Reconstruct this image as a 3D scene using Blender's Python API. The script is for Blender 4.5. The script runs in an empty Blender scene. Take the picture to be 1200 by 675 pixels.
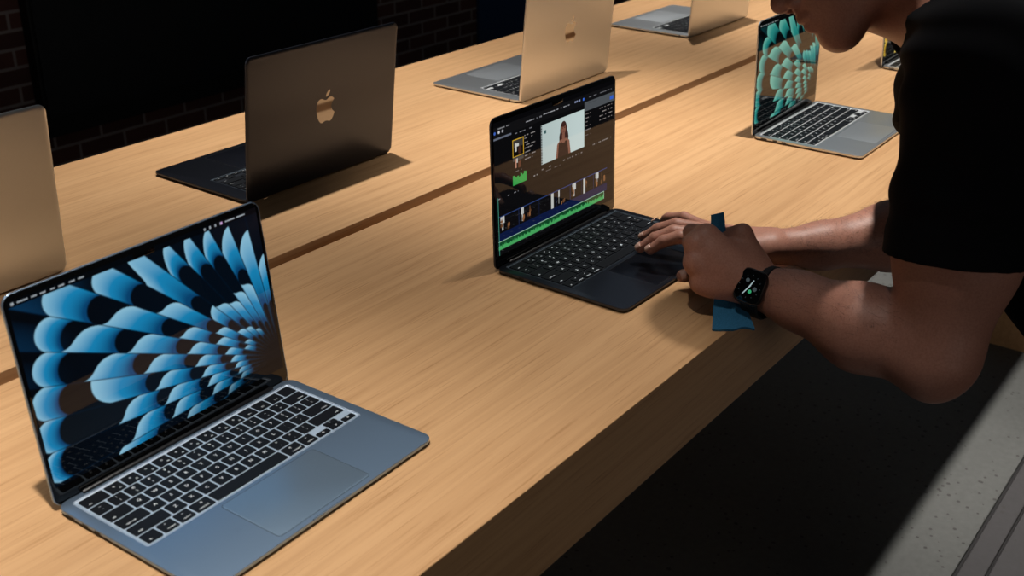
import bpy, bmesh, math, random
import numpy as np
from mathutils import Vector, Matrix
random.seed(7); rng = np.random.default_rng(11)
PI = math.pi
scene = bpy.context.scene
col = scene.collection

HEAD_O = (0.8840,-0.0170,0.4620)
HEAD_F = (-0.6838,0.5561,-0.4725)
HEAD_U = (-0.0199,0.6330,0.7739)
HEAD_S = (-0.7294,-0.5386,0.4218)
CORE = [((0.8950,-0.0410,0.4150),(0.9700,-0.1210,0.3830),0.0600,0.0660,0.020),
((0.9364,-0.2575,0.3170),(0.9652,-0.3903,0.1263),0.1000,0.1000,0.030),
((1.0676,-0.1605,0.2410),(1.0528,-0.3257,0.0757),0.1000,0.1000,0.030),
((0.9652,-0.3903,0.1263),(0.9639,-0.5057,0.0005),0.1000,0.1050,0.030),
((1.0528,-0.3257,0.0757),(1.0661,-0.4303,-0.0585),0.1000,0.1050,0.030),
((0.9700,-0.1210,0.3830),(1.0020,-0.2090,0.2790),0.0600,0.0900,0.030),
((0.9108,-0.1563,0.3679),(0.8010,-0.2220,0.3400),0.0550,0.0600,0.030),
((1.0463,-0.1196,0.3508),(1.1880,-0.1170,0.2910),0.0550,0.0600,0.030),
((0.8010,-0.2220,0.3400),(0.7620,-0.2400,0.1430),0.0620,0.0675,0.030),
((0.7620,-0.2400,0.1430),(0.7350,-0.2430,0.0330),0.0675,0.0470,0.020),
((0.7250,-0.2430,0.0110),(0.7240,-0.2440,0.0070),0.0300,0.0300,0.025),
((0.7350,-0.2430,0.0330),(0.7380,-0.1530,0.0350),0.0470,0.0510,0.020),
((0.7380,-0.1530,0.0350),(0.7560,-0.0630,0.0380),0.0510,0.0340,0.020),
((0.7560,-0.0630,0.0380),(0.7600,-0.0120,0.0400),0.0340,0.0285,0.020),
((1.1880,-0.1170,0.2910),(1.1380,-0.1280,0.1430),0.0600,0.0580,0.030),
((1.1380,-0.1280,0.1430),(1.1110,-0.1390,0.0340),0.0580,0.0460,0.020),
((1.1110,-0.1390,0.0340),(1.0330,-0.0820,0.0390),0.0460,0.0470,0.020),
((1.0330,-0.0820,0.0390),(0.9510,-0.0120,0.0340),0.0470,0.0305,0.020),
((0.9510,-0.0120,0.0340),(0.8970,0.0400,0.0360),0.0305,0.0240,0.020),
((0.8870,0.0333,0.0400),(0.8247,0.1047,0.0460),0.0165,0.0135,0.012),
((0.8937,0.0378,0.0400),(0.8405,0.1189,0.0490),0.0165,0.0135,0.012),
((0.9020,0.0433,0.0400),(0.8607,0.1264,0.0470),0.0165,0.0135,0.012),
((0.9086,0.0478,0.0400),(0.8801,0.1298,0.0420),0.0165,0.0135,0.012),
((0.8681,0.0471,0.0360),(0.8301,0.0553,0.0320),0.0160,0.0125,0.014),
((0.7593,-0.0090,0.0424),(0.7420,0.0620,0.0990),0.0210,0.0145,0.014),
((0.7586,-0.0088,0.0420),(0.7260,0.0690,0.0910),0.0210,0.0145,0.014),
((0.7582,-0.0090,0.0412),(0.7160,0.0630,0.0700),0.0210,0.0145,0.014),
((0.7583,-0.0094,0.0402),(0.7180,0.0530,0.0450),0.0210,0.0145,0.014),
((0.7450,0.0140,0.0420),(0.7260,0.0440,0.0400),0.0185,0.0150,0.012),
((0.7520,0.0180,0.0610),(0.7390,0.0500,0.0780),0.0220,0.0190,0.015),
((0.7700,0.0040,0.0660),(0.7780,0.0300,0.0970),0.0170,0.0125,0.014)]
FINGERS = [[((0.8247,0.1047,0.0520),(0.8078,0.1338,0.0576),0.0108,0.0095),((0.8078,0.1338,0.0576),(0.7968,0.1528,0.0498),0.0095,0.0085),((0.7968,0.1528,0.0498),(0.7880,0.1680,0.0360),0.0085,0.0070)],
[((0.8405,0.1189,0.0550),(0.8205,0.1511,0.0565),0.0110,0.0097),((0.8205,0.1511,0.0565),(0.8074,0.1722,0.0460),0.0097,0.0086),((0.8074,0.1722,0.0460),(0.7970,0.1890,0.0300),0.0086,0.0070)],
[((0.8607,0.1264,0.0530),(0.8489,0.1630,0.0554),0.0105,0.0092),((0.8489,0.1630,0.0554),(0.8412,0.1869,0.0455),0.0092,0.0082),((0.8412,0.1869,0.0455),(0.8350,0.2060,0.0300),0.0082,0.0067)],
[((0.8801,0.1298,0.0480),(0.8869,0.1713,0.0527),0.0095,0.0082),((0.8869,0.1713,0.0527),(0.8914,0.1984,0.0443),0.0082,0.0072),((0.8914,0.1984,0.0443),(0.8950,0.2200,0.0300),0.0072,0.0060)],
[((0.8301,0.0553,0.0320),(0.7971,0.0792,0.0295),0.0125,0.0105),((0.7971,0.0792,0.0295),(0.7640,0.1030,0.0230),0.0105,0.0088)],
[((0.7420,0.0620,0.0990),(0.7620,0.0940,0.0890),0.0131,0.0113),((0.7620,0.0940,0.0890),(0.7870,0.0790,0.0800),0.0108,0.0092),((0.7870,0.0790,0.0800),(0.7870,0.0590,0.0780),0.0092,0.0076)],
[((0.7260,0.0690,0.0910),(0.7580,0.0920,0.0770),0.0133,0.0115),((0.7580,0.0920,0.0770),(0.7830,0.0760,0.0670),0.0110,0.0093),((0.7830,0.0760,0.0670),(0.7850,0.0560,0.0660),0.0093,0.0076)],
[((0.7160,0.0630,0.0700),(0.7510,0.0840,0.0570),0.0127,0.0109),((0.7510,0.0840,0.0570),(0.7750,0.0690,0.0500),0.0104,0.0089),((0.7750,0.0690,0.0500),(0.7770,0.0510,0.0500),0.0089,0.0072)],
[((0.7180,0.0530,0.0450),(0.7470,0.0700,0.0350),0.0115,0.0097),((0.7470,0.0700,0.0350),(0.7690,0.0580,0.0300),0.0093,0.0078),((0.7690,0.0580,0.0300),(0.7720,0.0420,0.0330),0.0078,0.0065)],
[((0.7780,0.0300,0.0970),(0.7810,0.0550,0.0870),0.0125,0.0112),((0.7810,0.0550,0.0870),(0.7710,0.0740,0.0730),0.0108,0.0085)]]
NECK = (0.9700,-0.1210,0.3830)
PELVIS = (1.0150,-0.4680,-0.0290)
SH_L = (0.8010,-0.2220,0.3400)
SH_R = (1.1880,-0.1170,0.2910)
EL_L = (0.7350,-0.2430,0.0330)
EL_R = (1.1110,-0.1390,0.0340)
WR_L = (0.7600,-0.0120,0.0400)
WR_R = (0.8970,0.0400,0.0360)
CHEST = (1.0020,-0.2090,0.2790)
WAIST = (1.0090,-0.3580,0.1010)
HEM_L = (0.7590,-0.2390,0.1400)
HEM_R = (1.1300,-0.1390,0.1160)
SIDE = (-0.7294,-0.5386,0.4218)
FACING = (-0.5964,0.8027,-0.0064)
HAND_H = (-0.5573,0.8303,0.0000)
HAND_P = (-0.8303,-0.5573,-0.0000)
WATCH_C = (0.7580,-0.0137,0.0364)
WATCH_N = (-0.8841,0.0511,0.4645)
WATCH_A = (0.0781,0.9962,0.0391)
WATCH_L = (-0.4607,0.0708,-0.8847)
CLOTH = [(0.7750,0.0660,0.1180),(0.7710,0.0620,0.1060),(0.7650,0.0550,0.0830),(0.7580,0.0450,0.0580),(0.7470,0.0340,0.0340),(0.7330,0.0200,0.0190),(0.7160,0.0060,0.0100),(0.6970,-0.0070,0.0040)]
CLOTH_W = (0.5793,-0.7761,0.2479)
CLOTH_W2 = (0.5234,-0.8565,0.0486)
CAM_POS = (-0.4878,-0.5375,0.6489)
CAM_ROT = (1.1354,-0.0064,-0.9318)
CAM_F = 1333.485


# ------------------------------------------------------------------ helpers
def link(o, parent=None):
    col.objects.link(o)
    if parent is not None: o.parent = parent
    return o
def tag(o, label=None, cat=None, group=None, kind=None):
    if label: o['label'] = label
    if cat: o['category'] = cat
    if group: o['group'] = group
    if kind: o['kind'] = kind
    return o
def empty(name, loc=(0, 0, 0), rz=0.0, parent=None):
    o = bpy.data.objects.new(name, None); o.empty_display_size = .05
    o.location = loc; o.rotation_euler = (0, 0, rz)
    return link(o, parent)
def mesh_obj(name, verts, faces, mats, parent=None, smooth=False, midx=None):
    me = bpy.data.meshes.new(name)
    me.from_pydata([tuple(map(float, v)) for v in verts], [], [tuple(int(i) for i in q) for q in faces])
    for m in (mats if isinstance(mats, (list, tuple)) else [mats]): me.materials.append(m)
    if midx is not None: me.polygons.foreach_set('material_index', np.asarray(midx, np.int32))
    if smooth: me.polygons.foreach_set('use_smooth', np.ones(len(me.polygons), bool))
    me.update()
    return link(bpy.data.objects.new(name, me), parent)
def fix_normals(o):
    bm = bmesh.new(); bm.from_mesh(o.data)
    bmesh.ops.recalc_face_normals(bm, faces=bm.faces); bm.to_mesh(o.data); bm.free()
    return o
def smooth_by_angle(o, ang=35):
    me = o.data
    bm = bmesh.new(); bm.from_mesh(me)
    for f in bm.faces: f.smooth = True
    for e in bm.edges:
        e.smooth = not (len(e.link_faces) != 2 or e.calc_face_angle(0) > math.radians(ang))
    bm.to_mesh(me); bm.free()
    return o
def rrect(w, d, r, n=8, cx=0.0, cy=0.0):
    """rounded rectangle outline, counter-clockwise, 4*(n+1) points"""
    pts = []
    r = max(r, 1e-5)
    for q, (sx, sy) in enumerate(((1, 1), (-1, 1), (-1, -1), (1, -1))):
        for i in range(n + 1):
            a = PI/2*(q + i/n)
            pts.append((cx + sx*(w/2 - r) + r*math.cos(a), cy + sy*(d/2 - r) + r*math.sin(a)))
    return pts
def loft(rings, cap0=True, cap1=True, closed=False):
    n = len(rings[0]); v = [p for r in rings for p in r]; f = []
    m = len(rings)
    for k in range(m if closed else m - 1):
        a, b = k*n, ((k + 1) % m)*n
        for i in range(n):
            j = (i + 1) % n
            f.append((a + i, a + j, b + j, b + i))
    if cap0 and not closed: f.append(tuple(range(n - 1, -1, -1)))
    if cap1 and not closed: f.append(tuple((m - 1)*n + i for i in range(n)))
    return v, f
def slab(name, outline_fn, levels, mat, parent=None, ang=35):
    """levels: list of (z, inset); outline_fn(inset) -> 2D ring"""
    rings = [[(x, y, z) for x, y in outline_fn(ins)] for z, ins in levels]
    v, f = loft(rings)
    return smooth_by_angle(mesh_obj(name, v, f, mat, parent), ang)
def box(name, x0, x1, y0, y1, z0, z1, mat, parent=None, bev=0.0):
    bm = bmesh.new()
    bmesh.ops.create_cube(bm, size=1.0)
    for v in bm.verts:
        v.co = Vector(((x0 + x1)/2 + v.co.x*(x1 - x0), (y0 + y1)/2 + v.co.y*(y1 - y0), (z0 + z1)/2 + v.co.z*(z1 - z0)))
    if bev: bmesh.ops.bevel(bm, geom=bm.edges[:], offset=bev, segments=2, affect='EDGES', profile=.5)
    me = bpy.data.meshes.new(name); bm.to_mesh(me); bm.free(); me.materials.append(mat)
    return link(bpy.data.objects.new(name, me), parent)
def tube(pts, rad, n=10):
    pts = [Vector(p) for p in pts]; rings = []
    for i, p in enumerate(pts):
        t = (pts[min(i + 1, len(pts) - 1)] - pts[max(i - 1, 0)]).normalized()
        a = t.orthogonal().normalized() if i == 0 else (a - t*a.dot(t)).normalized()
        b = t.cross(a); r = rad[i] if isinstance(rad, (list, tuple)) else rad
        rings.append([tuple(p + a*r*math.cos(2*PI*k/n) + b*r*math.sin(2*PI*k/n)) for k in range(n)])
    return loft(rings)

# ------------------------------------------------------------------ materials
class NT:
    def __init__(s, name):
        s.m = bpy.data.materials.new(name); s.m.use_nodes = True
        s.t = s.m.node_tree; s.t.nodes.clear()
        s.out = s.t.nodes.new('ShaderNodeOutputMaterial')
        s.b = s.t.nodes.new('ShaderNodeBsdfPrincipled'); s.t.links.new(s.b.outputs[0], s.out.inputs[0])
    def n(s, typ, **kw):
        x = s.t.nodes.new(typ)
        for k, v in kw.items(): setattr(x, k, v)
        return x
    def l(s, a, b): s.t.links.new(a, b)
    def set(s, **kw):
        for k, v in kw.items(): s.b.inputs[k.replace('_', ' ')].default_value = v
        return s
    def coords(s, scale=(1, 1, 1), kind='Object', rot=(0, 0, 0)):
        c = s.n('ShaderNodeTexCoord'); mp = s.n('ShaderNodeMapping')
        mp.inputs['Scale'].default_value = scale; mp.inputs['Rotation'].default_value = rot
        s.l(c.outputs[kind], mp.inputs[0]); return mp.outputs[0]
    def noise(s, vec, scale, detail=4, rough=.55, dist=0.0):
        x = s.n('ShaderNodeTexNoise'); s.l(vec, x.inputs['Vector'])
        x.inputs['Scale'].default_value = scale; x.inputs['Detail'].default_value = detail
        x.inputs['Roughness'].default_value = rough; x.inputs['Distortion'].default_value = dist
        return x.outputs[0]
    def ramp(s, fac, stops):
        r = s.n('ShaderNodeValToRGB'); e = r.color_ramp.elements
        while len(e) < len(stops): e.new(.5)
        for q, (p, c) in zip(e, stops): q.position = p; q.color = (*c, 1) if len(c) == 3 else c
        s.l(fac, r.inputs[0]); return r.outputs[0]
    def mix(s, fac, a, b, mode='MIX'):
        x = s.n('ShaderNodeMix', data_type='RGBA', blend_type=mode)
        for i, v in ((0, fac), (6, a), (7, b)):
            if hasattr(v, 'links') or hasattr(v, 'is_output'): s.l(v, x.inputs[i])
            else: x.inputs[i].default_value = v if i == 0 else (*v, 1)
        return x.outputs[2]
    def bump(s, h, strength=.2, dist=.001):
        x = s.n('ShaderNodeBump'); x.inputs['Strength'].default_value = strength; x.inputs['Distance'].default_value = dist
        s.l(h, x.inputs['Height']); s.l(x.outputs[0], s.b.inputs['Normal'])
def plain(name, c, rough=.5, metal=0.0, spec=.5):
    return NT(name).set(Base_Color=(*c, 1), Roughness=rough, Metallic=metal, Specular_IOR_Level=spec).m

def wood(name, off, tone=1):
    t = NT(name)
    c = t.n('ShaderNodeTexCoord'); mp = t.n('ShaderNodeMapping')
    mp.inputs['Location'].default_value = off
    t.l(c.outputs['Object'], mp.inputs[0])
    def sc(x, y, z):
        m = t.n('ShaderNodeMapping'); m.inputs['Scale'].default_value = (x, y, z); t.l(mp.outputs[0], m.inputs[0]); return m.outputs[0]
    broad = t.noise(sc(.9, 9, 9), 1.0, 3, .5, .6)
    grain = t.noise(sc(3, 110, 110), 1.0, 5, .65, .3)
    pores = t.noise(sc(9, 420, 420), 1.0, 2, .5)
    wv = t.n('ShaderNodeTexWave', wave_type='BANDS', bands_direction='Y')
    t.l(sc(.35, 5.5, 5.5), wv.inputs['Vector'])
    for k, v in (('Scale', 2.2), ('Distortion', 6.0), ('Detail', 3.0), ('Detail Scale', .8)): wv.inputs[k].default_value = v
    base = t.ramp(broad, [(.2, WOOD[0]), (.5, WOOD[1]), (.85, WOOD[2])])
    g = t.ramp(grain, [(.30, (.80, .76, .71)), (.55, (1, 1, 1)), (.8, (1.05, 1.05, 1.05))])
    w2 = t.ramp(wv.outputs[0], [(0, (.90, .87, .83)), (.5, (1, 1, 1)), (1, (1.02, 1.02, 1.02))])
    p2 = t.ramp(pores, [(.28, (.74, .68, .60)), (.42, (1, 1, 1))])
    cc = t.mix(1.0, t.mix(.45, t.mix(.7, base, g, 'MULTIPLY'), w2, 'MULTIPLY'), p2, 'MULTIPLY')
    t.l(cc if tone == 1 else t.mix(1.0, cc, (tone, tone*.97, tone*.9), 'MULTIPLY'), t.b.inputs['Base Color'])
    t.set(Roughness=.46, Specular_IOR_Level=.35)
    t.bump(grain, .12, .0006)
    return t.m
WOOD = [(.51, .287, .136), (.57, .333, .163), (.62, .373, .189)]
M = {}
M['wood_a'] = wood('light_oak_front', (0, 0, 0)); M['wood_b'] = wood('light_oak_rear', (3.7, 1.3, .4)); M['wood_c'] = wood('light_oak_leg', (1.7, 5.3, 2.4)); M['wood_d'] = wood('shade_tinted_oak_channel', (.7, 2.3, 1.4), .55)  # channel oak is toned down to paint in the shade of the slot

def metal(name, c, rough=.36, metallic=.8):
    t = NT(name)
    n = t.noise(t.coords((1, 1, 1)), 2600, 2, .5)
    t.l(t.ramp(n, [(.3, tuple(x*.93 for x in c)), (.7, tuple(min(1, x*1.05) for x in c))]), t.b.inputs['Base Color'])
    return t.set(Metallic=metallic, Roughness=rough).m
M['sky_alu'] = metal('sky_blue_aluminium', (.32, .44, .60), .38, .90)
M['silver_alu'] = metal('silver_aluminium', (.72, .755, .79), .34, .94)
M['midnight_alu'] = metal('midnight_aluminium', (.060, .068, .092), .30, .96)
M['sky_pad'] = metal('sky_blue_trackpad_glass', (.35, .475, .62), .34, .82)
M['silver_pad'] = metal('silver_trackpad_glass', (.68, .715, .75), .38, .92)
M['midnight_pad'] = metal('midnight_trackpad_glass', (.052, .060, .086), .26, .96)
M['sky_edge'] = metal('sky_blue_polished_edge', (.5, .6, .72), .22, .9)
M['silver_edge'] = metal('silver_polished_edge', (.75, .76, .77), .22, .9)
M['midnight_edge'] = metal('midnight_polished_edge', (.10, .12, .15), .25, .8)
for fn_, pc, rc_ in (('sky', (.42, .52, .64), (.70, .79, .90)), ('silver', (.60, .62, .64), (.80, .82, .84)), ('midnight', (.010, .013, .020), (.085, .115, .145))):
    M[fn_ + '_plate'] = plain(fn_ + '_keyboard_plate', pc, .45, .35); M[fn_ + '_rim'] = plain(fn_ + '_keyboard_rim', rc_, .42, .4)  # rim base colour lightened to paint in the edge highlight
M['key'] = plain('black_keycap', (.0045, .0055, .008), .5, 0, .18)
M['legend'] = plain('pale_key_legend', (.62, .64, .66), .5)
M['legend_lit'] = NT('backlit_key_legend').set(Base_Color=(.6, .63, .66, 1), Emission_Color=(.75, .85, .95, 1), Emission_Strength=.25).m
M['bezel'] = plain('black_bezel_glass', (.002, .002, .0022), .03, 0, .5)
M['hinge'] = plain('black_hinge_plastic', (.006, .006, .007), .38)
M['rubber'] = plain('black_rubber', (.012, .012, .012), .7)
M['port'] = plain('dark_port_opening', (.004, .004, .004), .6)
M['logo_silver'] = plain('polished_silver_logo', (.86, .86, .85), .06, 1.0)
M['logo_dark'] = plain('polished_midnight_logo', (.34, .34, .35), .06, 1.0)
def screen_mat(name, strength):
    t = NT(name)
    a = t.n('ShaderNodeAttribute', attribute_name='pix'); 
    t.set(Base_Color=(.0015, .0015, .0015, 1), Roughness=.025, Specular_IOR_Level=.36, Emission_Strength=strength)
    t.l(a.outputs['Color'], t.b.inputs['Emission Color'])
    return t.m
M['screen'] = screen_mat('lit_screen', 1.0)

# ------------------------------------------------------------------ screen pictures (what the displays show)
def srgb(r, g, b):
    c = np.array([r, g, b])/255.0
    return np.where(c <= .04045, c/12.92, ((c + .055)/1.055)**2.4)
def sstep(a, b, x):
    t = np.clip((x - a)/(b - a), 0, 1); return t*t*(3 - 2*t)
# petals of the fan: outer-lobe radius, then (start, end) of every pale lobe along the blade, in mm from the fan's foot
FAN = {
 -4: [(150, 120), (95, 70)], -3: [(165, 130), (100, 72)], -2: [(190, 150), (112, 84)], -1: [(225, 175), (135, 100), (78, 58)],
 0: [(300, 280), (193, 162), (146, 116), (96, 72), (58, 42)], 1: [(303, 276), (202, 168), (151, 115), (100, 74), (60, 44)],
 2: [(305, 275), (237, 180), (160, 126), (106, 80), (64, 48)], 3: [(306, 277), (234, 196), (173, 134), (114, 87), (70, 52)],
 4: [(309, 279), (260, 220), (193, 147), (125, 93), (78, 58)], 5: [(310, 258), (225, 170), (138, 108), (92, 66), (54, 40)],
 6: [(267, 217), (171, 116), (96, 70), (56, 42)], 7: [(246, 146), (117, 90), (70, 50)], 8: [(212, 176), (109, 77), (62, 44)],
 9: [(198, 156), (97, 62), (50, 38)], 10: [(185, 150), (100, 55)], 11: [(171, 118), (100, 48)], 12: [(155, 66)], 13: [(124, 66)], 14: [(98, 58)]}
TH_C = np.array([1.1 + 6.4*k for k in range(-5, 11)] + [72.5, 80.3, 88.3, 96.5]); TH_E = np.r_[TH_C[:1] - 3.2, (TH_C[1:] + TH_C[:-1])/2, 100.5]
def fan_picture(X, Y, pal):
    """X, Y: mm on the display, origin at the hinge centre; pal: pale, mid, deep, navy"""
    pale, mid, deep, navy, black = [np.array(c) for c in pal]
    ox, oy = 147.5, 29.0
    dx, dy = ox - X, Y - oy
    r = np.hypot(dx, dy) + 1e-6; th = np.degrees(np.arctan2(dy, dx))
    pos = np.interp(th, TH_E, np.arange(len(TH_E)) - 5.0, left=-9, right=30)
    i = np.floor(pos).astype(int); t = (pos - i)*2 - 1
    img = np.zeros(X.shape + (3,)) + black
    bgm = sstep(330, 150, r)*.06
    img += bgm[..., None]*(navy - black)
    # soft navy streaks beyond the left ends of the blades
    img += (sstep(8, 40, th)*sstep(45, 36, th)*sstep(255, 330, r)*np.clip(.35 - .65*t, 0, 1))[..., None]*(navy*1.25)
    for k, lobes in FAN.items():
        m = (i == k)
        if not m.any(): continue
        tt, rr = t[m], r[m]
        half = rr*math.radians(3.2)
        c = np.zeros((tt.size, 3)) + img[m]
        edge = np.clip((1 - np.abs(tt))*half/.9, 0, 1)                # dark hairline between the blades
        for q, (ra, rb) in enumerate(lobes):
            hw = ra*math.radians(3.2)
            if q == 0:
                ro = ra - hw*(1 - np.sqrt(np.clip(1 - (tt*.985)**2, 0, 1))) if k < 8 else ra - ra*.125*((1 - tt)/2)**2.0
                if k in (7,): ro = ra - ra*.16*sstep(.2, -1, tt)
            else:
                s = -1 if (k, q) in ((2, 1), (7, 1)) else 1
                ro = ra + hw*.55 - hw*2.3*(1 - np.sqrt(np.clip(1 - ((tt*s + 1)/2*.99)**2.4, 0, 1)))
            ri = rb + hw*.85*(np.sqrt(np.clip(1 - (tt*.97)**2, 0, 1)) - .75)
            if k >= 8: ri = rb + hw*1.5*(np.sqrt(np.clip(1 - ((tt - .05)*.93)**2, 0, 1)) - .75)
            if q and s > 0: ro = ro + hw*.8*np.exp(-np.clip(tt*s + 1, 0, 2)/.28)
            a = sstep(-.8, .8, ro - rr)*sstep(-1.2, 1.2, rr - ri)
            f = np.clip((ro - rr)/np.maximum(ro - ri, 1), 0, 1)[:, None]
            side = (.5 + .5*tt)[:, None]
            f2 = np.clip(f*1.0 + (1 - side)*.12, 0, 1)
            cc = np.where(f2 < .55, pale + (mid - pale)*(f2/.55)**1.15, mid + (deep - mid)*((f2 - .55)/.45)**1.5)
            c = c*(1 - a[:, None]) + cc*a[:, None]
            # the hollow behind the lobe warms to navy towards the next one
        nxt = sstep(.55, 1.0, np.abs(tt))[:, None]*.5
        ray = (sstep(95, 40, rr)*sstep(.55, .95, np.abs(tt)))[:, None]
        c = c + ray*(mid*.35)
        c = c*edge[:, None] + navy*.22*(1 - edge)[:, None]
        img[m] = c
    fade = sstep(16, 70, r)*.9 + .1
    low = sstep(-26, 6, th + (r - 150)*.10) if True else 1
    img = img*(fade*(.15 + .85*low))[..., None] + black*(1 - fade)[..., None]
    out = (th > 103) | (th < -24)
    img[out] = black
    # menu bar
    bar = Y > 198.5
    img[bar] = black*.8
    return img
def menu_marks(img, X, Y, c):
    for x0, x1 in ((-143.5, -140.5), (-137, -127), (-123, -118), (-114, -108.5), (-104, -99), (-95, -89), (-84, -78), (-74, -68), (76, 78), (83, 85), (90, 92), (97, 99.5), (104, 117), (119, 131)):
        m = (X > x0) & (X < x1) & (np.abs(Y - 201.4) < .75 + .4*((x1 - x0) < 3.2))
        w = (.55 + .45*((np.floor(X*1.3).astype(int) % 3) > 0))
        img[m] = (np.array(c)*w[..., None])[m]
    m = (np.hypot(X - 99, Y - 201.4) < 1.5); img[m] = srgb(190, 150, 200)
    return img
BLUES = [srgb(138, 186, 208), srgb(22, 124, 172), srgb(7, 62, 104), srgb(6, 44, 74), srgb(2, 5, 10)]
TEALS = [srgb(104, 172, 156), srgb(36, 128, 120), srgb(9, 72, 74), srgb(6, 44, 48), srgb(2, 4, 5)]
GOLDS = [srgb(214, 190, 90), srgb(176, 140, 30), srgb(96, 74, 12), srgb(40, 32, 8), srgb(4, 4, 4)]
def editor_picture(X, Y):
    img = np.zeros(X.shape + (3,)) + srgb(9, 9, 11)
    def rect(x0, x1, y0, y1, c, a=1.0):
        m = (X >= x0) & (X <= x1) & (Y >= y0) & (Y <= y1); img[m] = img[m]*(1 - a) + np.array(c)*a
    def ell(cx, cy, rx, ry, c, clip=None):
        m = ((X - cx)/rx)**2 + ((Y - cy)/ry)**2 < 1
        if clip is not None: m &= clip
        img[m] = c
    def dashes(x0, x1, y, h, c, dens=.6, seed=0):
        g = np.random.default_rng(seed); x = x0
        while x < x1:
            w = g.uniform(1.2, 4.5); 
            if g.random() < dens: rect(x, min(x + w, x1), y - h/2, y + h/2, c)
            x += w + .7
    rect(-147, 147, 197.5, 205, srgb(6, 6, 8))
    rect(-147, 147, 183.5, 197.3, srgb(15, 15, 17))
    dashes(-143, -112, 194.8, 1.5, srgb(120, 120, 124), .7, 1)
    for k, x in enumerate((-144, -135, -127)): ell(x, 190, 2.2, 2.2, (srgb(60, 95, 180), srgb(190, 190, 195), srgb(150, 150, 155))[k])
    dashes(-75, -55, 190, 1.6, srgb(150, 150, 155), .8, 2); dashes(-50, -38, 190, 2.6, srgb(120, 120, 125), .5, 3)
    dashes(-34, 30, 191.5, 1.5, srgb(155, 155, 160), .75, 4); dashes(38, 62, 192, 2.4, srgb(130, 140, 170), .6, 5); rect(64, 67, 190, 193.5, srgb(60, 110, 220))
    dashes(80, 140, 192, 1.3, srgb(100, 100, 105), .6, 6)
    rect(-147, -108, 180.2, 183.0, srgb(92, 98, 112)); dashes(-103, -60, 179.5, 1.2, srgb(110, 110, 115), .6, 7)
    # inspector
    rect(67.8, 147, 172.5, 186, srgb(74, 78, 82)); rect(136, 145, 176, 181, srgb(50, 90, 190)); dashes(72, 100, 183, 1.1, srgb(60, 62, 66), .6, 8)
    for k, y in enumerate((168, 162, 156, 150, 144, 136)):
        dashes(71, 84, y, 1.2, srgb(120, 112, 110), .7, 20 + k)
        if k < 4: dashes(108, 142, y + .5, 1.2, srgb(140, 132, 130), .7, 40 + k)
    # viewer: a person in a dark sleeveless top against a pale wall
    vid = (X > -40.5) & (X < 67) & (Y > 119.5) & (Y < 176.5)
    pale = srgb(186, 202, 200)[None, None, :]*(.86 + .14*sstep(-40, 60, X))[..., None]
    img[vid] = pale[vid]
    rect(-40.5, -37.4, 119.5, 176.5, srgb(150, 160, 160))
    for k in range(15): rect(-40.2, -38.0, 121 + k*3.8, 123 + k*3.8, srgb(28, 30, 32))
    rect(-33, -28, 163, 168, srgb(60, 90, 90))
    hair, skin, topc = srgb(58, 34, 30), srgb(122, 80, 66), srgb(34, 18, 20)
    ell(14.5, 158, 8.5, 13, hair, vid); ell(17.0, 146, 9.5, 14, hair, vid); ell(9, 147, 5.5, 10, hair, vid)
    body = vid & (Y < 145) & (np.abs(X - 13.5) < 14.5 + (145 - Y)*.16 - 7*sstep(139, 145.5, Y)); img[body] = skin
    tank = vid & (Y < 141) & (np.abs(X - 13) < 10.5 + (141 - Y)*.14); img[tank] = topc
    nk = vid & (np.abs(X - 14) < 3.4) & (Y > 139) & (Y < 152); img[nk] = skin
    ell(14.5, 159.5, 5.3, 8.4, skin, vid); ell(14.5, 166, 5.6, 3.6, hair, vid)
    rect(12, 17, 154.3, 155.2, srgb(80, 40, 38)); rect(10.8, 13, 160.5, 161.6, srgb(40, 24, 22)); rect(16, 18.2, 160.5, 161.6, srgb(40, 24, 22))
    dashes(-40, 62, 112.5, 1.5, srgb(120, 112, 110), .5, 9); dashes(-30, 12, 108, 1.2, srgb(105, 98, 95), .8, 10); dashes(90, 140, 117, 1.5, srgb(120, 115, 112), .55, 11)
    # clips in the browser
    rect(-106, -81, 146.5, 171.5, srgb(190, 150, 40)); rect(-104.8, -82.2, 147.8, 170.2, srgb(12, 10, 10)); rect(-104.8, -82.2, 160, 170.2, srgb(54, 52, 50))
    rect(-101, -97, 154, 166, srgb(190, 190, 185)); rect(-99, -92, 161, 165, srgb(190, 190, 185)); ell(-90, 155, 4, 6, srgb(60, 36, 28))
    rect(-105.5, -82, 129.5, 147.0, srgb(14, 10, 10)); rect(-105.5, -82, 141, 147, srgb(66, 64, 62)); rect(-101, -95, 138, 144, srgb(180, 178, 172)); rect(-101, -98, 131, 144, srgb(170, 120, 100)); rect(-94, -88, 130, 139, srgb(90, 52, 38))
    for k, y in enumerate((172, 168, 162, 158, 154, 148, 143, 138)): dashes(-79, -54 - 6*(k % 3), y, 1.3, srgb(135, 130, 128), .8, 60 + k)
    dashes(-105, -86, 126, 1.2, srgb(120, 115, 112), .8, 12)
    g = np.random.default_rng(5); hts = np.repeat(g.uniform(-3.5, 2, 16), 2)
    xi = np.clip(((X + 107)/31*32).astype(int), 0, 31)
    m = (X > -107) & (X < -76) & (Y > 107) & (Y < 120 + hts[xi]); img[m] = srgb(52, 150, 70)
    dashes(-64, -48, 108.5, 1.8, srgb(130, 125, 122), .5, 13)
    # timeline
    dashes(-140, -95, 97, 1.2, srgb(120, 120, 125), .5, 14)
    rect(-141, 129.5, 35, 71.5, srgb(10, 22, 58)); rect(-141, 129.5, 47, 70, srgb(10, 9, 11)); rect(-141, 129.5, 70, 71.2, srgb(40, 58, 104)); rect(-141, 129.5, 35, 36, srgb(22, 40, 84))
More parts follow.
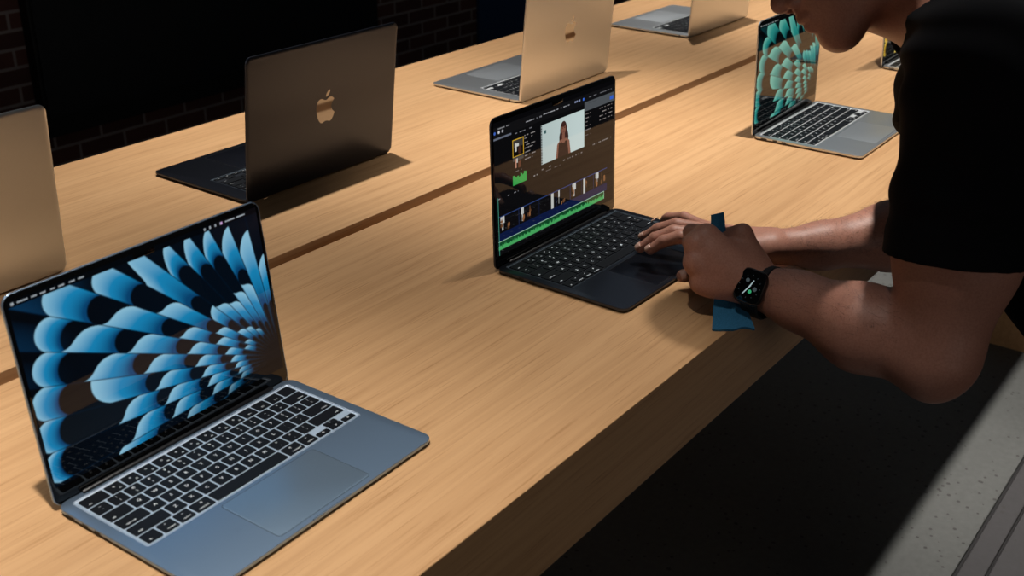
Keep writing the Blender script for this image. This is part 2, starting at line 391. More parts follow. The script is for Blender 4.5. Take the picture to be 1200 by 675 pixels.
    for x, w, s in ((-137, 9, 1), (-90, 6, 1), (-18, 6, 2), (0, 3, 0), (36, 9, 1), (65, 5, 2), (98, 8, 1)):
        if s == 2: rect(x, x + w, 47, 70, srgb(182, 184, 180))
        else: rect(x, x + w, 60, 70, srgb(190, 192, 190)); rect(x + w*.3, x + w*.65, 50, 70, srgb(176, 176, 172))
    for x, w in ((-136, 6), (-126, 9), (-88, 5), (-76, 7), (8, 9), (34, 6), (70, 4), (98, 5), (114, 4), (121, 5)):
        for j in range(4): ell(x + g.uniform(0, w), g.uniform(49, 65), g.uniform(1, 2.4), g.uniform(2, 5), srgb(*(np.array((112, 74, 46))*g.uniform(.55, 1.25))))
    for x in (-96, -48, -6, 30, 60, 92): rect(x, x + .8, 47, 71, srgb(30, 44, 84))
    rect(-142.5, 121.5, 23, 35.0, srgb(12, 66, 34))
    hh = np.interp(np.arange(400), np.arange(0, 400, 2), g.uniform(.25, 1, 200))
    xi = np.clip(((X + 142.5)/264*400).astype(int), 0, 399)
    m = (X > -142.5) & (X < 121.5) & (Y > 23) & (Y < 24.5 + 6.5*hh[xi]); img[m] = srgb(66, 158, 88)
    rect(-142.5, 121.5, 34.2, 35.3, srgb(150, 190, 160)); rect(-142.5, 121.5, 22.6, 23.5, srgb(60, 130, 80)); rect(120.8, 121.8, 23, 35, srgb(150, 190, 160))
    rect(-141.5, -140.6, 15, 99, srgb(70, 150, 130))
    return img

# ------------------------------------------------------------------ laptops
SIZES = {13: (.3041, .215, .2785, .110, .122, .079, -.0125), 15: (.3404, .2376, .2785, .110, .140, .094, -.0145)}
def build_keys():
    rows = [
     [('esc', 1.5)] + [('F%d' % k, 1) for k in range(1, 13)] + [('', 1)],
     [(a, 1) for a in ('~`', '!1', '@2', '#3', '$4', '%5', '^6', '&7', '*8', '(9', ')0', '_-', '+=')] + [('delete', 1.5)],
     [('tab', 1.5)] + [(a, 1) for a in 'QWERTYUIOP'] + [('{[', 1), ('}]', 1), ('|\\', 1)],
     [('caps lock', 1.75)] + [(a, 1) for a in 'ASDFGHJKL'] + [(':;', 1), ('"\'', 1), ('return', 1.75)],
     [('shift', 2.25)] + [(a, 1) for a in 'ZXCVBNM'] + [('<,', 1), ('>.', 1), ('?/', 1), ('shift ', 2.25)],
     [('fn', 1), ('control', 1), ('option', 1), ('command', 1.25), (' ', 5), ('command ', 1.25), ('option ', 1)]]
    W, H = .2765, .108
    u, rp, gap = (W - .0012)/14.5, (H - .0008)/6, .0025
    def text_mesh(s, size):
        cu = bpy.data.curves.new('legend', 'FONT'); cu.body = s; cu.size = size; cu.align_x = 'CENTER'; cu.align_y = 'CENTER'; cu.resolution_u = 1
        cu.space_line = .85; cu.offset = .00006
        o = bpy.data.objects.new('legend', cu); col.objects.link(o)
        dg = bpy.context.evaluated_depsgraph_get(); me = bpy.data.meshes.new_from_object(o.evaluated_get(dg))
        vs = [tuple(v.co) for v in me.vertices]; fs = [tuple(p.vertices) for p in me.polygons]
        bpy.data.objects.remove(o); bpy.data.curves.remove(cu); bpy.data.meshes.remove(me)
        return vs, fs
    out = []
    def one(x0, x1, y0, y1, lab):
        w, d = x1 - x0, y1 - y0
        cx, cy = (x0 + x1)/2, (y0 + y1)/2
        rings = [[(x, y, z) for x, y in rrect(w - 2*i, d - 2*i, .0013, 3)] for z, i in ((-.0012, 0), (.0002, 0), (.00035, .0002))]
        v, f = loft(rings); mi = [0]*len(f)
        parts = []
        word = lab.strip()
        if len(word) > 2 or word in ('fn',):
            left = not (lab.endswith(' ') or word in ('delete', 'return'))
            px = (-w/2 + .0035 + .0008*len(word)) if left else (w/2 - .0035 - .0008*len(word))
            if word.startswith('F') and len(word) > 1: parts = [(word, .0030, 0, -.0035)]
            else: parts = [(word, .0031, px, -d/2 + .0035)]
            if word in ('control', 'option', 'command'): parts.append(({'control': '^', 'option': '~', 'command': '#'}[word], .0042, -px*.7, d/2 - .0045))
            if word in ('shift', 'tab', 'return', 'caps lock', 'delete'): parts = [(word, .0031, px, -d/2 + .0036)]
        elif word.startswith('F') and len(word) == 2 and word[1].isdigit():
            parts = [(word, .0028, .0035, -.0045), ('o', .0052, -.0005, .0018)]
        elif len(word) == 2: parts = [(word[0], .0042, 0, .0032), (word[1], .0042, 0, -.0034)]
        elif word: parts = [(word, .0056, 0, 0)]
        for s, size, tx, ty in parts:
            tv, tf = text_mesh(s, size); o = len(v)
            v += [(a + tx, b + ty, .00042) for a, b, c in tv]; f += [tuple(i + o for i in q) for q in tf]; mi += [1]*len(tf)
        me = bpy.data.meshes.new('key')
        me.from_pydata(v, [], f); me.materials.append(M['key']); me.materials.append(M['legend'])
        me.polygons.foreach_set('material_index', np.array(mi, np.int32)); me.update()
        out.append((me, cx, cy))
    for r, row in enumerate(rows):
        x = -W/2 + .0006; y1 = H/2 - .0004 - r*rp
        for lab, n in row:
            one(x + gap/2, x + n*u - gap/2, y1 - rp + gap/2, y1 - gap/2, lab); x += n*u
        if r == 5:
            ym = y1 - rp/2
            one(x + gap/2, x + u - gap/2, y1 - rp + gap/2, ym - .0004, '<')
            one(x + u + gap/2, x + 2*u - gap/2, ym + .0003, y1 - gap/2, '^')
            one(x + u + gap/2, x + 2*u - gap/2, y1 - rp + gap/2, ym - .0003, 'v')
            one(x + 2*u + gap/2, x + 3*u - gap/2, y1 - rp + gap/2, ym - .0004, '>')
    return out
KEYS = build_keys()
KEYS_LIT = []
for me, cx, cy in KEYS:
    m2 = me.copy(); m2.materials[1] = M['legend_lit']; KEYS_LIT.append((m2, cx, cy))

def apple_outline(size):
    """outline of the bitten-apple emblem, height of the body = size; returns body ring, leaf ring"""
    def bez(p0, p1, p2, p3, n=10):
        t = np.linspace(0, 1, n, endpoint=False)[:, None]
        p0, p1, p2, p3 = map(np.array, (p0, p1, p2, p3))
        return ((1-t)**3*p0 + 3*(1-t)**2*t*p1 + 3*(1-t)*t*t*p2 + t**3*p3).tolist()
    b = []
    b += bez((.02, .405), (-.10, .405), (-.16, .50), (-.27, .50))
    b += bez((-.27, .50), (-.46, .49), (-.52, .29), (-.505, .08))
    b += bez((-.505, .08), (-.48, -.20), (-.34, -.50), (-.20, -.50))
    b += bez((-.20, -.50), (-.11, -.50), (-.08, -.45), (.02, -.45))
    b += bez((.02, -.45), (.11, -.45), (.15, -.50), (.24, -.50))
    b += bez((.24, -.50), (.34, -.49), (.44, -.31), (.485, -.17))
    b += bez((.485, -.17), (.36, -.11), (.30, .0), (.30, .10))
    b += bez((.30, .10), (.30, .22), (.37, .31), (.455, .365))
    b += bez((.455, .365), (.40, .46), (.29, .50), (.20, .495))
    b += bez((.20, .495), (.12, .485), (.08, .405), (.02, .405))
    leaf = bez((.005, .53), (-.01, .66), (.11, .78), (.225, .80)) + bez((.225, .80), (.24, .67), (.13, .54), (.005, .53))
    return [(x*size, y*size) for x, y in b], [(x*size, y*size) for x, y in leaf]

def picture_grid(name, hw, s0, s1, nx, ny, fn, T, parent):
    xs = np.linspace(-hw, hw, nx); ys = np.linspace(s0, s1, ny)
    X, Y = np.meshgrid(xs, ys); img = np.clip(fn(X*1000, Y*1000), 0, 4)
    P = np.stack([X, Y, np.zeros_like(X)], -1).reshape(-1, 3)
    idx = np.arange(nx*ny).reshape(ny, nx)
    F = np.stack([idx[:-1, :-1], idx[:-1, 1:], idx[1:, 1:], idx[1:, :-1]], -1).reshape(-1, 4)
    me = bpy.data.meshes.new(name)
    me.vertices.add(len(P)); me.loops.add(F.size); me.polygons.add(len(F))
    P4 = np.c_[P, np.ones(len(P))] @ np.array(T).T
    me.vertices.foreach_set('co', P4[:, :3].astype(np.float32).ravel())
    me.loops.foreach_set('vertex_index', F.astype(np.int32).ravel())
    me.polygons.foreach_set('loop_start', np.arange(0, F.size, 4, dtype=np.int32)); me.polygons.foreach_set('loop_total', np.full(len(F), 4, np.int32))
    me.update(); me.validate()
    at = me.attributes.new('pix', 'FLOAT_COLOR', 'POINT')
    at.data.foreach_set('color', np.c_[img.reshape(-1, 3), np.ones(len(P))].astype(np.float32).ravel())
    me.materials.append(M['screen'])
    return link(bpy.data.objects.new(name, me), parent)

def laptop(size, loc, yaw, ang, fin, picture, res, label, keys=KEYS, group=None):
    w, dp, kw, kh, pw, pd, ky = SIZES[size]
    alu, edge, pad = M[fin + '_alu'], M[fin + '_edge'], M[fin + '_pad']
    root = empty('laptop', (loc[0], loc[1], 0), yaw); tag(root, label, 'laptop', group)
    zt = .0073; R = .0115
    # base: rounded shell with a sunk keyboard well
    RB = .0034                                                       # the lid hangs behind the base's back edge
    o = lambda i: rrect(w - 2*i, dp - RB - 2*i, max(R - i, .002), 8, 0, -dp/2 - RB/2)
    wy = ky - kh/2
    well = rrect(kw, kh, .002, 8, 0, wy)
    rings = [[(x, y, z) for x, y in o(i)] for z, i in ((.0012, .006), (.0016, .0032), (.0026, .0010), (.0040, .0), (.0068, .0), (.0072, .00025), (zt, .0007))]
    rings.append([(x, y, zt) for x, y in well]); rings.append([(x, y, zt - .0013) for x, y in well])
    v, f = loft(rings)
    base = smooth_by_angle(mesh_obj('base', v, f, alu, root), 25)
    # feet, ports, finger notch on the base
    for sx in (-1, 1):
        for fy in (-.022, -dp + .022):
            pts = [(sx*(w/2 - .024) + .0075*math.cos(a), fy + .0075*math.sin(a)) for a in np.linspace(0, 2*PI, 16, endpoint=False)]
            slab('rubber_foot', lambda i: [(sx*(w/2 - .024) + (x - sx*(w/2 - .024))*(1 - i/.0075), fy + (y - fy)*(1 - i/.0075)) for x, y in pts], ((0, .0008), (.0006, 0), (.0014, 0)), M['rubber'], root)
    def port(side, y, ln, hgt):
        ring = rrect(ln, hgt, hgt/2 - .00005, 4)
        x = side*(w/2)
        rr = [[(x + side*d, y + a, .0046 + b) for a, b in ring] for d in (.00012, -.001)]
        v, f = loft(rr); fix_normals(mesh_obj('port', v, f, M['port'], base))
    port(-1, -.026, .0125, .0022); port(-1, -.048, .0090, .0026); port(-1, -.066, .0090, .0026); port(1, -.026, .0045, .0040)
    nv = []
    for k in range(13):
        x = -.026 + .052*k/12; e = math.sin(PI*k/12)**.4
        nv += [(x, -dp - .0001, .0073 - .0022*e), (x, -dp + .0009, zt + .00012), (x, -dp + .0009 + .0006*e, zt + .00012)]
    nf = [(3*k + a, 3*k + 3 + a, 3*k + 4 + a, 3*k + 1 + a) for k in range(12) for a in (0, 1)]
    mesh_obj('finger_notch', nv, nf, edge, base)
    # the well's rim, built below, carries a highlight painted into its pale colour
    tag(base)
    # keyboard: sunk plate and its keys
    kb = slab('keyboard', lambda i: rrect(kw - .0004 - 2*i, kh - .0004 - 2*i, .002, 4, 0, wy), ((zt - .00128, 0), (zt - .0009, 0)), M[fin + '_plate'], root)
    rim = [[(x, y, z) for x, y in rrect(kw + 2*q, kh + 2*q, .002 + q, 6, 0, wy)] for q, z in ((-.0007, zt - .0012), (-.0007, zt - .0009), (.0008, zt + .00012), (.0012, zt + .00014), (.0012, zt - .0003), (.0, zt - .0012))]
    v, f = loft(rim, closed=True); mesh_obj('keyboard_rim', v, f, M[fin + '_rim'], kb)
    for me, cx, cy in keys:
        k = bpy.data.objects.new('key', me); k.location = (cx, wy + cy, zt - .0001); link(k, kb)
    # trackpad
    py = wy - kh/2 - .0065 - pd/2
    slab('trackpad', lambda i: rrect(pw - 2*i, pd - 2*i, .004, 5, 0, py), ((zt - .0005, 0), (zt + .00010, 0), (zt + .00016, .0002)), pad, root)
    gr = [[(x, y, zt + .00004) for x, y in rrect(pw + 2*q, pd + 2*q, .004 + q, 5, 0, py)] for q in (.0, .0005)]
    v, f = loft(gr, False, False); mesh_obj('trackpad_gap', v, f, M['port'], base)
    # hinge barrel
    v, f = tube([(-.1235, -.0054, .0075), (-.122, -.0054, .0075), (.122, -.0054, .0075), (.1235, -.0054, .0075)], [.0022, .0028, .0028, .0022], 16)
    smooth_by_angle(mesh_obj('hinge', v, f, M['hinge'], root), 50)
    # lid, built flat in (u, s) with +z = inner face, then swung open
    L = .2112 if size == 13 else .2338
    a = math.radians(ang)
    es, en = Vector((0, -math.cos(a), math.sin(a))), Vector((0, -math.sin(a), -math.cos(a)))
    T = Matrix(((1, es.x*0, 0, 0), (0, es.y, en.y, 0), (0, es.z, en.z, .0078), (0, 0, 0, 1)))
    lid = slab('lid', lambda i: rrect(w - 2*i, L - 2*i + .0052, max(R - i, .001), 8, 0, L/2 - .0026), ((-.0016, .0060), (-.0013, .0030), (-.0006, .0008), (.0, .0), (.0018, .0), (.0022, .0004)), alu, root, 30)
    lid.data.transform(T)
    bz = slab('bezel', lambda i: rrect(w - .0024 - 2*i, L + .0030 - 2*i, R - .0012, 8, 0, L/2 - .0025), ((.0020, 0), (.00232, 0), (.0024, .0002)), M['bezel'], lid)
    bz.data.transform(T)
    hw = .1468 if size == 13 else .1650; s0, s1 = (.0150, .2045) if size == 13 else (.0165, .2270)
    if picture is not None:
        picture_grid('screen', hw, s0, s1, res[0], res[1], picture, T @ Matrix.Translation((0, 0, .00252)), lid)
    else:
        sc = slab('screen', lambda i: rrect(2*hw, s1 - s0, .002, 3, 0, (s0 + s1)/2), ((.00242, 0), (.00252, 0)), M['bezel'], lid); sc.data.transform(T)
    nt = slab('camera_notch', lambda i: rrect(.026 - 2*i, .0062 - 2*i, .0018, 4, 0, s1 - .0026), ((.00240, 0), (.00262, 0), (.00266, .0001)), M['bezel'], lid); nt.data.transform(T)
    for ring in apple_outline(.0400 if size == 13 else .0425):
        n = len(ring); cy = L*.5 - .003
        zo = -.0016
        v = [(-x, y + cy, z) for z in (zo - .00012, zo + .0002) for x, y in ring]
        f = [tuple(range(n)), tuple(range(2*n - 1, n - 1, -1))] + [(i, (i + 1) % n, n + (i + 1) % n, n + i) for i in range(n)]
        lg = mesh_obj('emblem' if ring[0][1] < .021 else 'emblem_leaf', v, f, M['logo_dark' if fin == 'midnight' else 'logo_silver'], lid)
        lg.data.transform(T); fix_normals(lg)
    return root

D2R = math.radians
fan_a = lambda X, Y: menu_marks(fan_picture(X, Y, BLUES), X, Y, srgb(160, 168, 176))
fan_c = lambda X, Y: menu_marks(fan_picture(X, Y, TEALS), X, Y, srgb(170, 180, 180))
fan_d = lambda X, Y: fan_picture(X, Y, GOLDS)
front, rear = 'laptops along the front of the table', 'laptops along the rear of the table'
laptop(13, (.1207, .3390), D2R(1.19), 96.59, 'sky', fan_a, (420, 270), 'pale blue laptop in the near corner showing a blue fan wallpaper', group=front)
laptop(13, (.8110, .3386), D2R(-.86), 92.24, 'midnight', editor_picture, (640, 420), 'black laptop under the person\'s hands showing a video editing timeline', keys=KEYS_LIT, group=front)
laptop(13, (1.5978, .3332), D2R(.65), 92.08, 'silver', fan_c, (260, 170), 'silver laptop below the person\'s chin showing a teal fan wallpaper', group=front)
laptop(13, (2.2780, .3320), D2R(.2), 93.0, 'silver', fan_d, (160, 100), 'silver laptop with a yellow and black screen, half hidden by the black shirt', group=front)
laptop(15, (.1350, .8150), D2R(180), 93.4, 'silver', None, None, 'silver laptop seen from behind at the table\'s near end, only its lid showing', group=rear)
laptop(15, (.7986, .8121), D2R(179.98), 96.5, 'midnight', None, None, 'large dark laptop seen from behind with a brown sheen on its lid', group=rear)
laptop(15, (1.5381, .8175), D2R(180.32), 94.0, 'silver', None, None, 'silver laptop seen from behind, its bright emblem crossed by a dark band', group=rear)
laptop(15, (2.2954, .8356), D2R(180.13), 92.2, 'silver', None, None, 'farthest rear laptop, silver and seen from behind, cut by the top of the picture', group=rear)

# ------------------------------------------------------------------ table
TX0, TX1, YS0, YS1, YB, AP = -.72, 2.86, .5968, .6238, 1.2207, .1212
tb = empty('display_table', ((TX0 + TX1)/2, 0, -.9)); tag(tb, 'long pale oak display table with a dark cable slot along its middle', 'table')
def tpart(name, x0, x1, y0, y1, z0, z1, mat, bev=.0008):
    o = box(name, x0, x1, y0, y1, z0, z1, mat, None, bev); o.parent = tb; o.matrix_parent_inverse = Matrix.Translation(tb.location).inverted()
    return o
tpart('tabletop', TX0, TX1, 0, YS0, -AP, 0, M['wood_a'])
tpart('tabletop', TX0, TX1, YS1, YB, -AP, 0, M['wood_b'])
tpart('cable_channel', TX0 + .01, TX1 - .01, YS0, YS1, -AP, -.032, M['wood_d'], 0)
for x0 in (TX0, TX1 - .125):
    for y0, y1 in ((0, .125), (YB - .125, YB)):
        tpart('leg', x0, x0 + .125, y0, y1, -.9, -AP, M['wood_c'])

# ------------------------------------------------------------------ room
def concrete(name, c0, c1):
    t = NT(name); v = t.coords()
    n1 = t.noise(v, 3.0, 6, .6); n2 = t.noise(v, 60, 4, .6)
    vo = t.n('ShaderNodeTexVoronoi'); t.l(v, vo.inputs['Vector']); vo.inputs['Scale'].default_value = 42
    n3 = t.noise(v, 7, 2, .5)
    add = t.n('ShaderNodeMath', operation='MULTIPLY'); t.l(n3, add.inputs[0]); add.inputs[1].default_value = .31
    lt = t.n('ShaderNodeMath', operation='LESS_THAN'); t.l(vo.outputs['Distance'], lt.inputs[0]); t.l(add.outputs[0], lt.inputs[1])
    base = t.mix(.5, t.ramp(n1, [(.3, c0), (.7, c1)]), t.ramp(n2, [(.3, c0), (.7, c1)]))
    t.l(t.mix(lt.outputs[0], base, (.045, .042, .04)), t.b.inputs['Base Color'])
    t.set(Roughness=.62); t.bump(n2, .15, .001)
    return t.m
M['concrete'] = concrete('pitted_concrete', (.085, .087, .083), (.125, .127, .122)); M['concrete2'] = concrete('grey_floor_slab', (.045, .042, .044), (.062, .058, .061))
M['joint'] = plain('dark_joint_strip', (.012, .011, .012), .6)
def tile(name, y0, y1, mat, z0=-1.0, z1=-.9):
    o = box(name, -3, 9, y0, y1, z0, z1, mat, None, .002); tag(o, kind='structure'); return o
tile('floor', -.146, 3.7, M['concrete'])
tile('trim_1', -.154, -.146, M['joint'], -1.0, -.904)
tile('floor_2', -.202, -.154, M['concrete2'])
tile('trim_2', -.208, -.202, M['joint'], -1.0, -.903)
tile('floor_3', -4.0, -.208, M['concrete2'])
def brick():
    t = NT('old_red_brick')
    b = t.n('ShaderNodeTexBrick')
    c = t.n('ShaderNodeTexCoord'); sp = t.n('ShaderNodeSeparateXYZ'); cb = t.n('ShaderNodeCombineXYZ')
    t.l(c.outputs['Object'], sp.inputs[0]); t.l(sp.outputs[0], cb.inputs[0]); t.l(sp.outputs[2], cb.inputs[1])
    t.l(cb.outputs[0], b.inputs['Vector'])
    b.inputs['Scale'].default_value = 1.0
    for k, v in (('Brick Width', .21), ('Row Height', .0685), ('Mortar Size', .007), ('Mortar Smooth', .3), ('Bias', -.2)): b.inputs[k].default_value = v
    b.inputs['Color1'].default_value = (.15, .055, .042, 1); b.inputs['Color2'].default_value = (.085, .034, .030, 1); b.inputs['Mortar'].default_value = (.34, .27, .25, 1)
    t.l(b.outputs['Color'], t.b.inputs['Base Color']); t.set(Roughness=.9)
    t.bump(b.outputs['Fac'], -.5, .006) if False else None
    return t.m
M['brick'] = brick()
tag(box('wall_back', -3, 9, 3.45, 3.7, -.9, 2.6, M['brick']), kind='structure')
M['panel'] = plain('matt_black_display', (.010, .0105, .013), .45, 0, .4); M['panel_frame'] = plain('black_display_frame', (.003, .003, .003), .6)
vw = empty('wall_display', (2.76, 3.45, -.69)); tag(vw, 'huge unlit black display hung low on the brick wall', 'display')
def wpart(name, *a, bev=.004):
    o = box(name, *a, None, bev); o.parent = vw; o.matrix_parent_inverse = Matrix.Translation(vw.location).inverted(); return o
wpart('frame', 1.835, 3.70, 3.395, 3.45, -.69, 1.5, M['panel_frame'])
wpart('screen', 1.85, 3.685, 3.388, 3.396, -.612, 1.485, M['panel'], bev=.001)
M['dark_blue'] = plain('dark_blue_glass', (.020, .055, .15), .3)
tag(box('window_1', 4.56, 5.7, 3.43, 3.46, -.88, 1.6, M['dark_blue'], None, .004), kind='structure')

# ------------------------------------------------------------------ the person (signed-distance body, meshed as one surface)
V = lambda t: np.array(t, float)
HO, HF, HU, HS = V(HEAD_O), V(HEAD_F), V(HEAD_U), V(HEAD_S)
HSC = .98
def hp(f, u, s=0.0): return HO + HSC*(f*HF + u*HU + s*HS)
def cap(a, b, ra, rb, k): return ('c', V(a), V(b), ra, rb, k)
def ell(c, r, k): return ('e', V(c), r, k)     # radii along head f, u, s
HEAD = [
 ell(hp(-.008, .045), (.098, .088, .076), .02), cap(hp(.040, .030), hp(.047, -.055), .060, .045, .02),
 cap(hp(.060, -.052), hp(.068, -.094), .036, .024, .015),
 cap(hp(.0, -.060, .046), hp(.066, -.098, .012), .017, .017, .018), cap(hp(.0, -.060, -.046), hp(.066, -.098, -.012), .017, .017, .018),
 cap(hp(.0, -.005, .052), hp(.0, -.060, .046), .020, .017, .02), cap(hp(.0, -.005, -.052), hp(.0, -.060, -.046), .020, .017, .02),
 cap(hp(.070, -.101, -.006), hp(.070, -.101, .006), .0165, .0165, .012),
 cap(hp(.015, -.055), hp(.055, -.090), .044, .022, .02),
 cap(hp(.060, .0, .040), hp(.068, -.005, .030), .020, .020, .02), cap(hp(.060, .0, -.040), hp(.068, -.005, -.030), .020, .020, .02),
 cap(hp(.084, .036, -.026), hp(.084, .036, .026), .014, .014, .014),
 cap(hp(.088, .024), hp(.112, -.030), .0085, .0105, .008), ell(hp(.113, -.034), (.0115, .0105, .0105), .006),
 ell(hp(.101, -.040, .0125), (.0105, .0085, .0075), .005), ell(hp(.101, -.040, -.0125), (.0105, .0085, .0075), .005),
 cap(hp(.094, -.050), hp(.0945, -.058), .0085, .0085, .008),
 cap(hp(.0935, -.0640, -.012), hp(.0975, -.0625, .0), .0060, .0072, .005), cap(hp(.0975, -.0625, .0), hp(.0935, -.0640, .012), .0072, .0060, .005),
 cap(hp(.0905, -.0735, -.011), hp(.0935, -.0745, .0), .0062, .0080, .005), cap(hp(.0935, -.0745, .0), hp(.0905, -.0735, .011), .0080, .0062, .005),
]
for s in (1, -1):
    HEAD += [ell(hp(-.006, -.002, .078*s), (.016, .030, .006), .006), ell(hp(-.002, -.026, .074*s), (.010, .010, .006), .006)]
CUTS = [ell(hp(.1045, -.0465, .0062), (.0052, .0042, .0034), .002), ell(hp(.1045, -.0465, -.0062), (.0052, .0042, .0034), .002),
        cap(hp(.101, -.0685, -.016), hp(.103, -.0680, .0), .0010, .0014, .002), cap(hp(.103, -.0680, .0), hp(.101, -.0685, .016), .0014, .0010, .002),
        ell(hp(.104, .018, .031), (.014, .011, .016), .008), ell(hp(.104, .018, -.031), (.014, .011, .016), .008),
        ell(hp(-.002, .002, .087*s), (.008, .018, .006), .003), ell(hp(-.002, .002, -.087*s), (.008, .018, .006), .003)]
HB = np.stack([HF, HU, HS])
def prim_d(p, P):
    if p[0] == 'c':
        a, b, ra, rb = p[1:5]; ba = b - a; q = P - a
        t = np.clip(q @ ba/max(ba @ ba, 1e-12), 0, 1)
        return np.linalg.norm(q - t[:, None]*ba, axis=1) - (ra + (rb - ra)*t)
    q = (P - p[1]) @ HB.T; r = np.array(p[2])*HSC
    k0 = np.linalg.norm(q/r, axis=1); k1 = np.linalg.norm(q/r**2, axis=1)
    return k0*(k0 - 1)/np.maximum(k1, 1e-9)
def smin(a, b, k):
    h = np.maximum(k - np.abs(a - b), 0)/k
    return np.minimum(a, b) - h*h*k*.25
class Body:
    def __init__(s, core, fingers=(), cuts=(), grow=0.0, post=None):
        s.core, s.fingers, s.cuts, s.grow, s.post = core, fingers, cuts, grow, post
    def __call__(s, P, reach=None):
        c0 = P.mean(0)[None]
        use = (lambda p: prim_d(p, c0)[0] < reach) if reach is not None else (lambda p: True)
        d = np.full(len(P), 1.0)
        for p in s.core:
            if use(p): d = smin(d, prim_d(p, P), p[-1])
        out = d
        for fg in s.fingers:
            fd = None
            for seg in fg:
                if use(seg):
                    x = prim_d(seg, P); fd = x if fd is None else smin(fd, x, .003)
            if fd is not None: out = np.minimum(out, smin(d, fd, .0075))
        for p in s.cuts:
            if use(p): out = -smin(-out, prim_d(p, P), p[-1])
        out = out - s.grow
        return s.post(P, out) if s.post is not None else out
def polygonise(name, sdf, lo, hi, h, mat, parent=None, n=20):
    import openvdb as vdb
    lo = np.array(lo); nb = np.ceil((np.array(hi) - lo)/(h*n)).astype(int)
    g = vdb.FloatGrid(background=3*h)
    ii = np.stack(np.meshgrid(*[np.arange(k) for k in nb], indexing='ij'), -1).reshape(-1, 3)
    cen = lo + (ii*n + (n - 1)/2)*h
    d0 = np.concatenate([sdf(c, None) for c in np.array_split(cen, max(1, len(cen)//20000 + 1))])
    half = n*h*math.sqrt(3)/2
    loc = np.stack(np.meshgrid(*[np.arange(n)]*3, indexing='ij'), -1).reshape(-1, 3)
    for i, d in zip(ii, d0):
        o = i*n
        if d > half*1.35 + .006: continue
        if d < -half*1.35 - .006:
            g.fill(tuple(int(x) for x in o), tuple(int(x) for x in o + n - 1), -3*h); continue
        P = lo + (loc + o)*h
        val = np.clip(sdf(P, half*2 + .05), -3*h, 3*h).astype(np.float32).reshape(n, n, n)
        g.copyFromArray(val, ijk=tuple(int(x) for x in o), tolerance=0.0)
    pts, quads = g.convertToQuads(0.0)
    pts = np.asarray(pts, float)*h + lo
    a, b, c = pts[quads[:, 0]], pts[quads[:, 1]], pts[quads[:, 2]]
    if np.einsum('ij,ij->i', a - pts.mean(0), np.cross(b - a, c - a)).sum() < 0: quads = quads[:, ::-1]
    me = bpy.data.meshes.new(name)
    me.vertices.add(len(pts)); me.loops.add(quads.size); me.polygons.add(len(quads))
    me.vertices.foreach_set('co', pts.astype(np.float32).ravel())
    me.loops.foreach_set('vertex_index', np.ascontiguousarray(quads).astype(np.int32).ravel())
    me.polygons.foreach_set('loop_start', np.arange(0, quads.size, 4, dtype=np.int32)); me.polygons.foreach_set('loop_total', np.full(len(quads), 4, np.int32))
    me.update(); me.validate(); me.polygons.foreach_set('use_smooth', np.ones(len(me.polygons), bool))
    me.materials.append(mat)
    return link(bpy.data.objects.new(name, me), parent)

def skin():
    t = NT('skin'); v = t.coords()
    n = t.noise(v, 18, 4, .6); f = t.noise(v, 420, 3, .6)
    base = t.ramp(n, [(.3, (.35, .155, .108)), (.7, (.45, .21, .15))])
    t.l(t.mix(.35, base, t.ramp(f, [(.35, (.30, .13, .09)), (.6, (.48, .24, .17))])), t.b.inputs['Base Color'])
    t.set(Roughness=.48, Specular_IOR_Level=.4, Subsurface_Weight=.06, Subsurface_Radius=(.006, .002, .001), Subsurface_Scale=1.0)
    t.bump(f, .25, .0006); return t.m
M['skin'] = skin()
def cloth(name, c, bscale=900):
    t = NT(name); n = t.noise(t.coords(), bscale, 3, .6)
    t.l(t.ramp(n, [(.3, tuple(x*.75 for x in c)), (.7, tuple(x*1.15 for x in c))]), t.b.inputs['Base Color'])
    t.set(Roughness=.95, Specular_IOR_Level=.12); t.bump(n, .3, .0006); return t.m
M['shirt'] = cloth('black_jersey', (.0045, .0045, .006)); M['jeans'] = cloth('black_denim', (.010, .010, .013)); M['shoe'] = plain('black_shoe_leather', (.012, .012, .012), .5); M['sole'] = plain('pale_shoe_sole', (.3, .3, .29), .7)
M['hair'] = plain('dark_brown_hair', (.020, .011, .007), .55); M['nail'] = plain('fingernail', (.55, .33, .26), .3); M['eye'] = plain('eye', (.6, .58, .55), .15)

core = [cap(*c) for c in CORE] + HEAD
fing = [[cap(*s, .003) for s in fg] for fg in FINGERS]
pel, ch, wa, side, fac = V(PELVIS), V(CHEST), V(WAIST), V(SIDE), V(FACING)
sideh = side*np.array([1, 1, 0]); sideh /= np.linalg.norm(sideh); fach = fac*np.array([1, 1, 0]); fach /= np.linalg.norm(fach)
sideh = sideh - fach*(sideh @ fach); sideh /= np.linalg.norm(sideh)
legs, feet = [], []
for s in (1, -1):
    hip = pel + sideh*.085*s + np.array([0, 0, -.03]); knee = np.array([*(hip[:2] - fach[:2]*.06 + sideh[:2]*.01*s), -.47]); ank = np.array([*(hip[:2] - fach[:2]*.17 + sideh[:2]*.02*s), -.82])
    legs += [cap(hip, knee, .085, .055, .03), cap(knee, ank, .055, .036, .02)]; feet.append(ank)
body = Body(core + legs, fing, CUTS)
who = empty('person', (float(pel[0]), float(pel[1]), -.9)); tag(who, 'person in a black t-shirt bending over the table, touching a trackpad with one hand', 'person')
def own(o):
    o.parent = who; o.matrix_parent_inverse = Matrix.Translation(who.location).inverted(); return o
allp = np.array([p[1] for p in core + legs]); lo, hi = allp.min(0) - .14, allp.max(0) + .14
skin_o = own(polygonise('body', body, lo, hi, .0021, M['skin']))
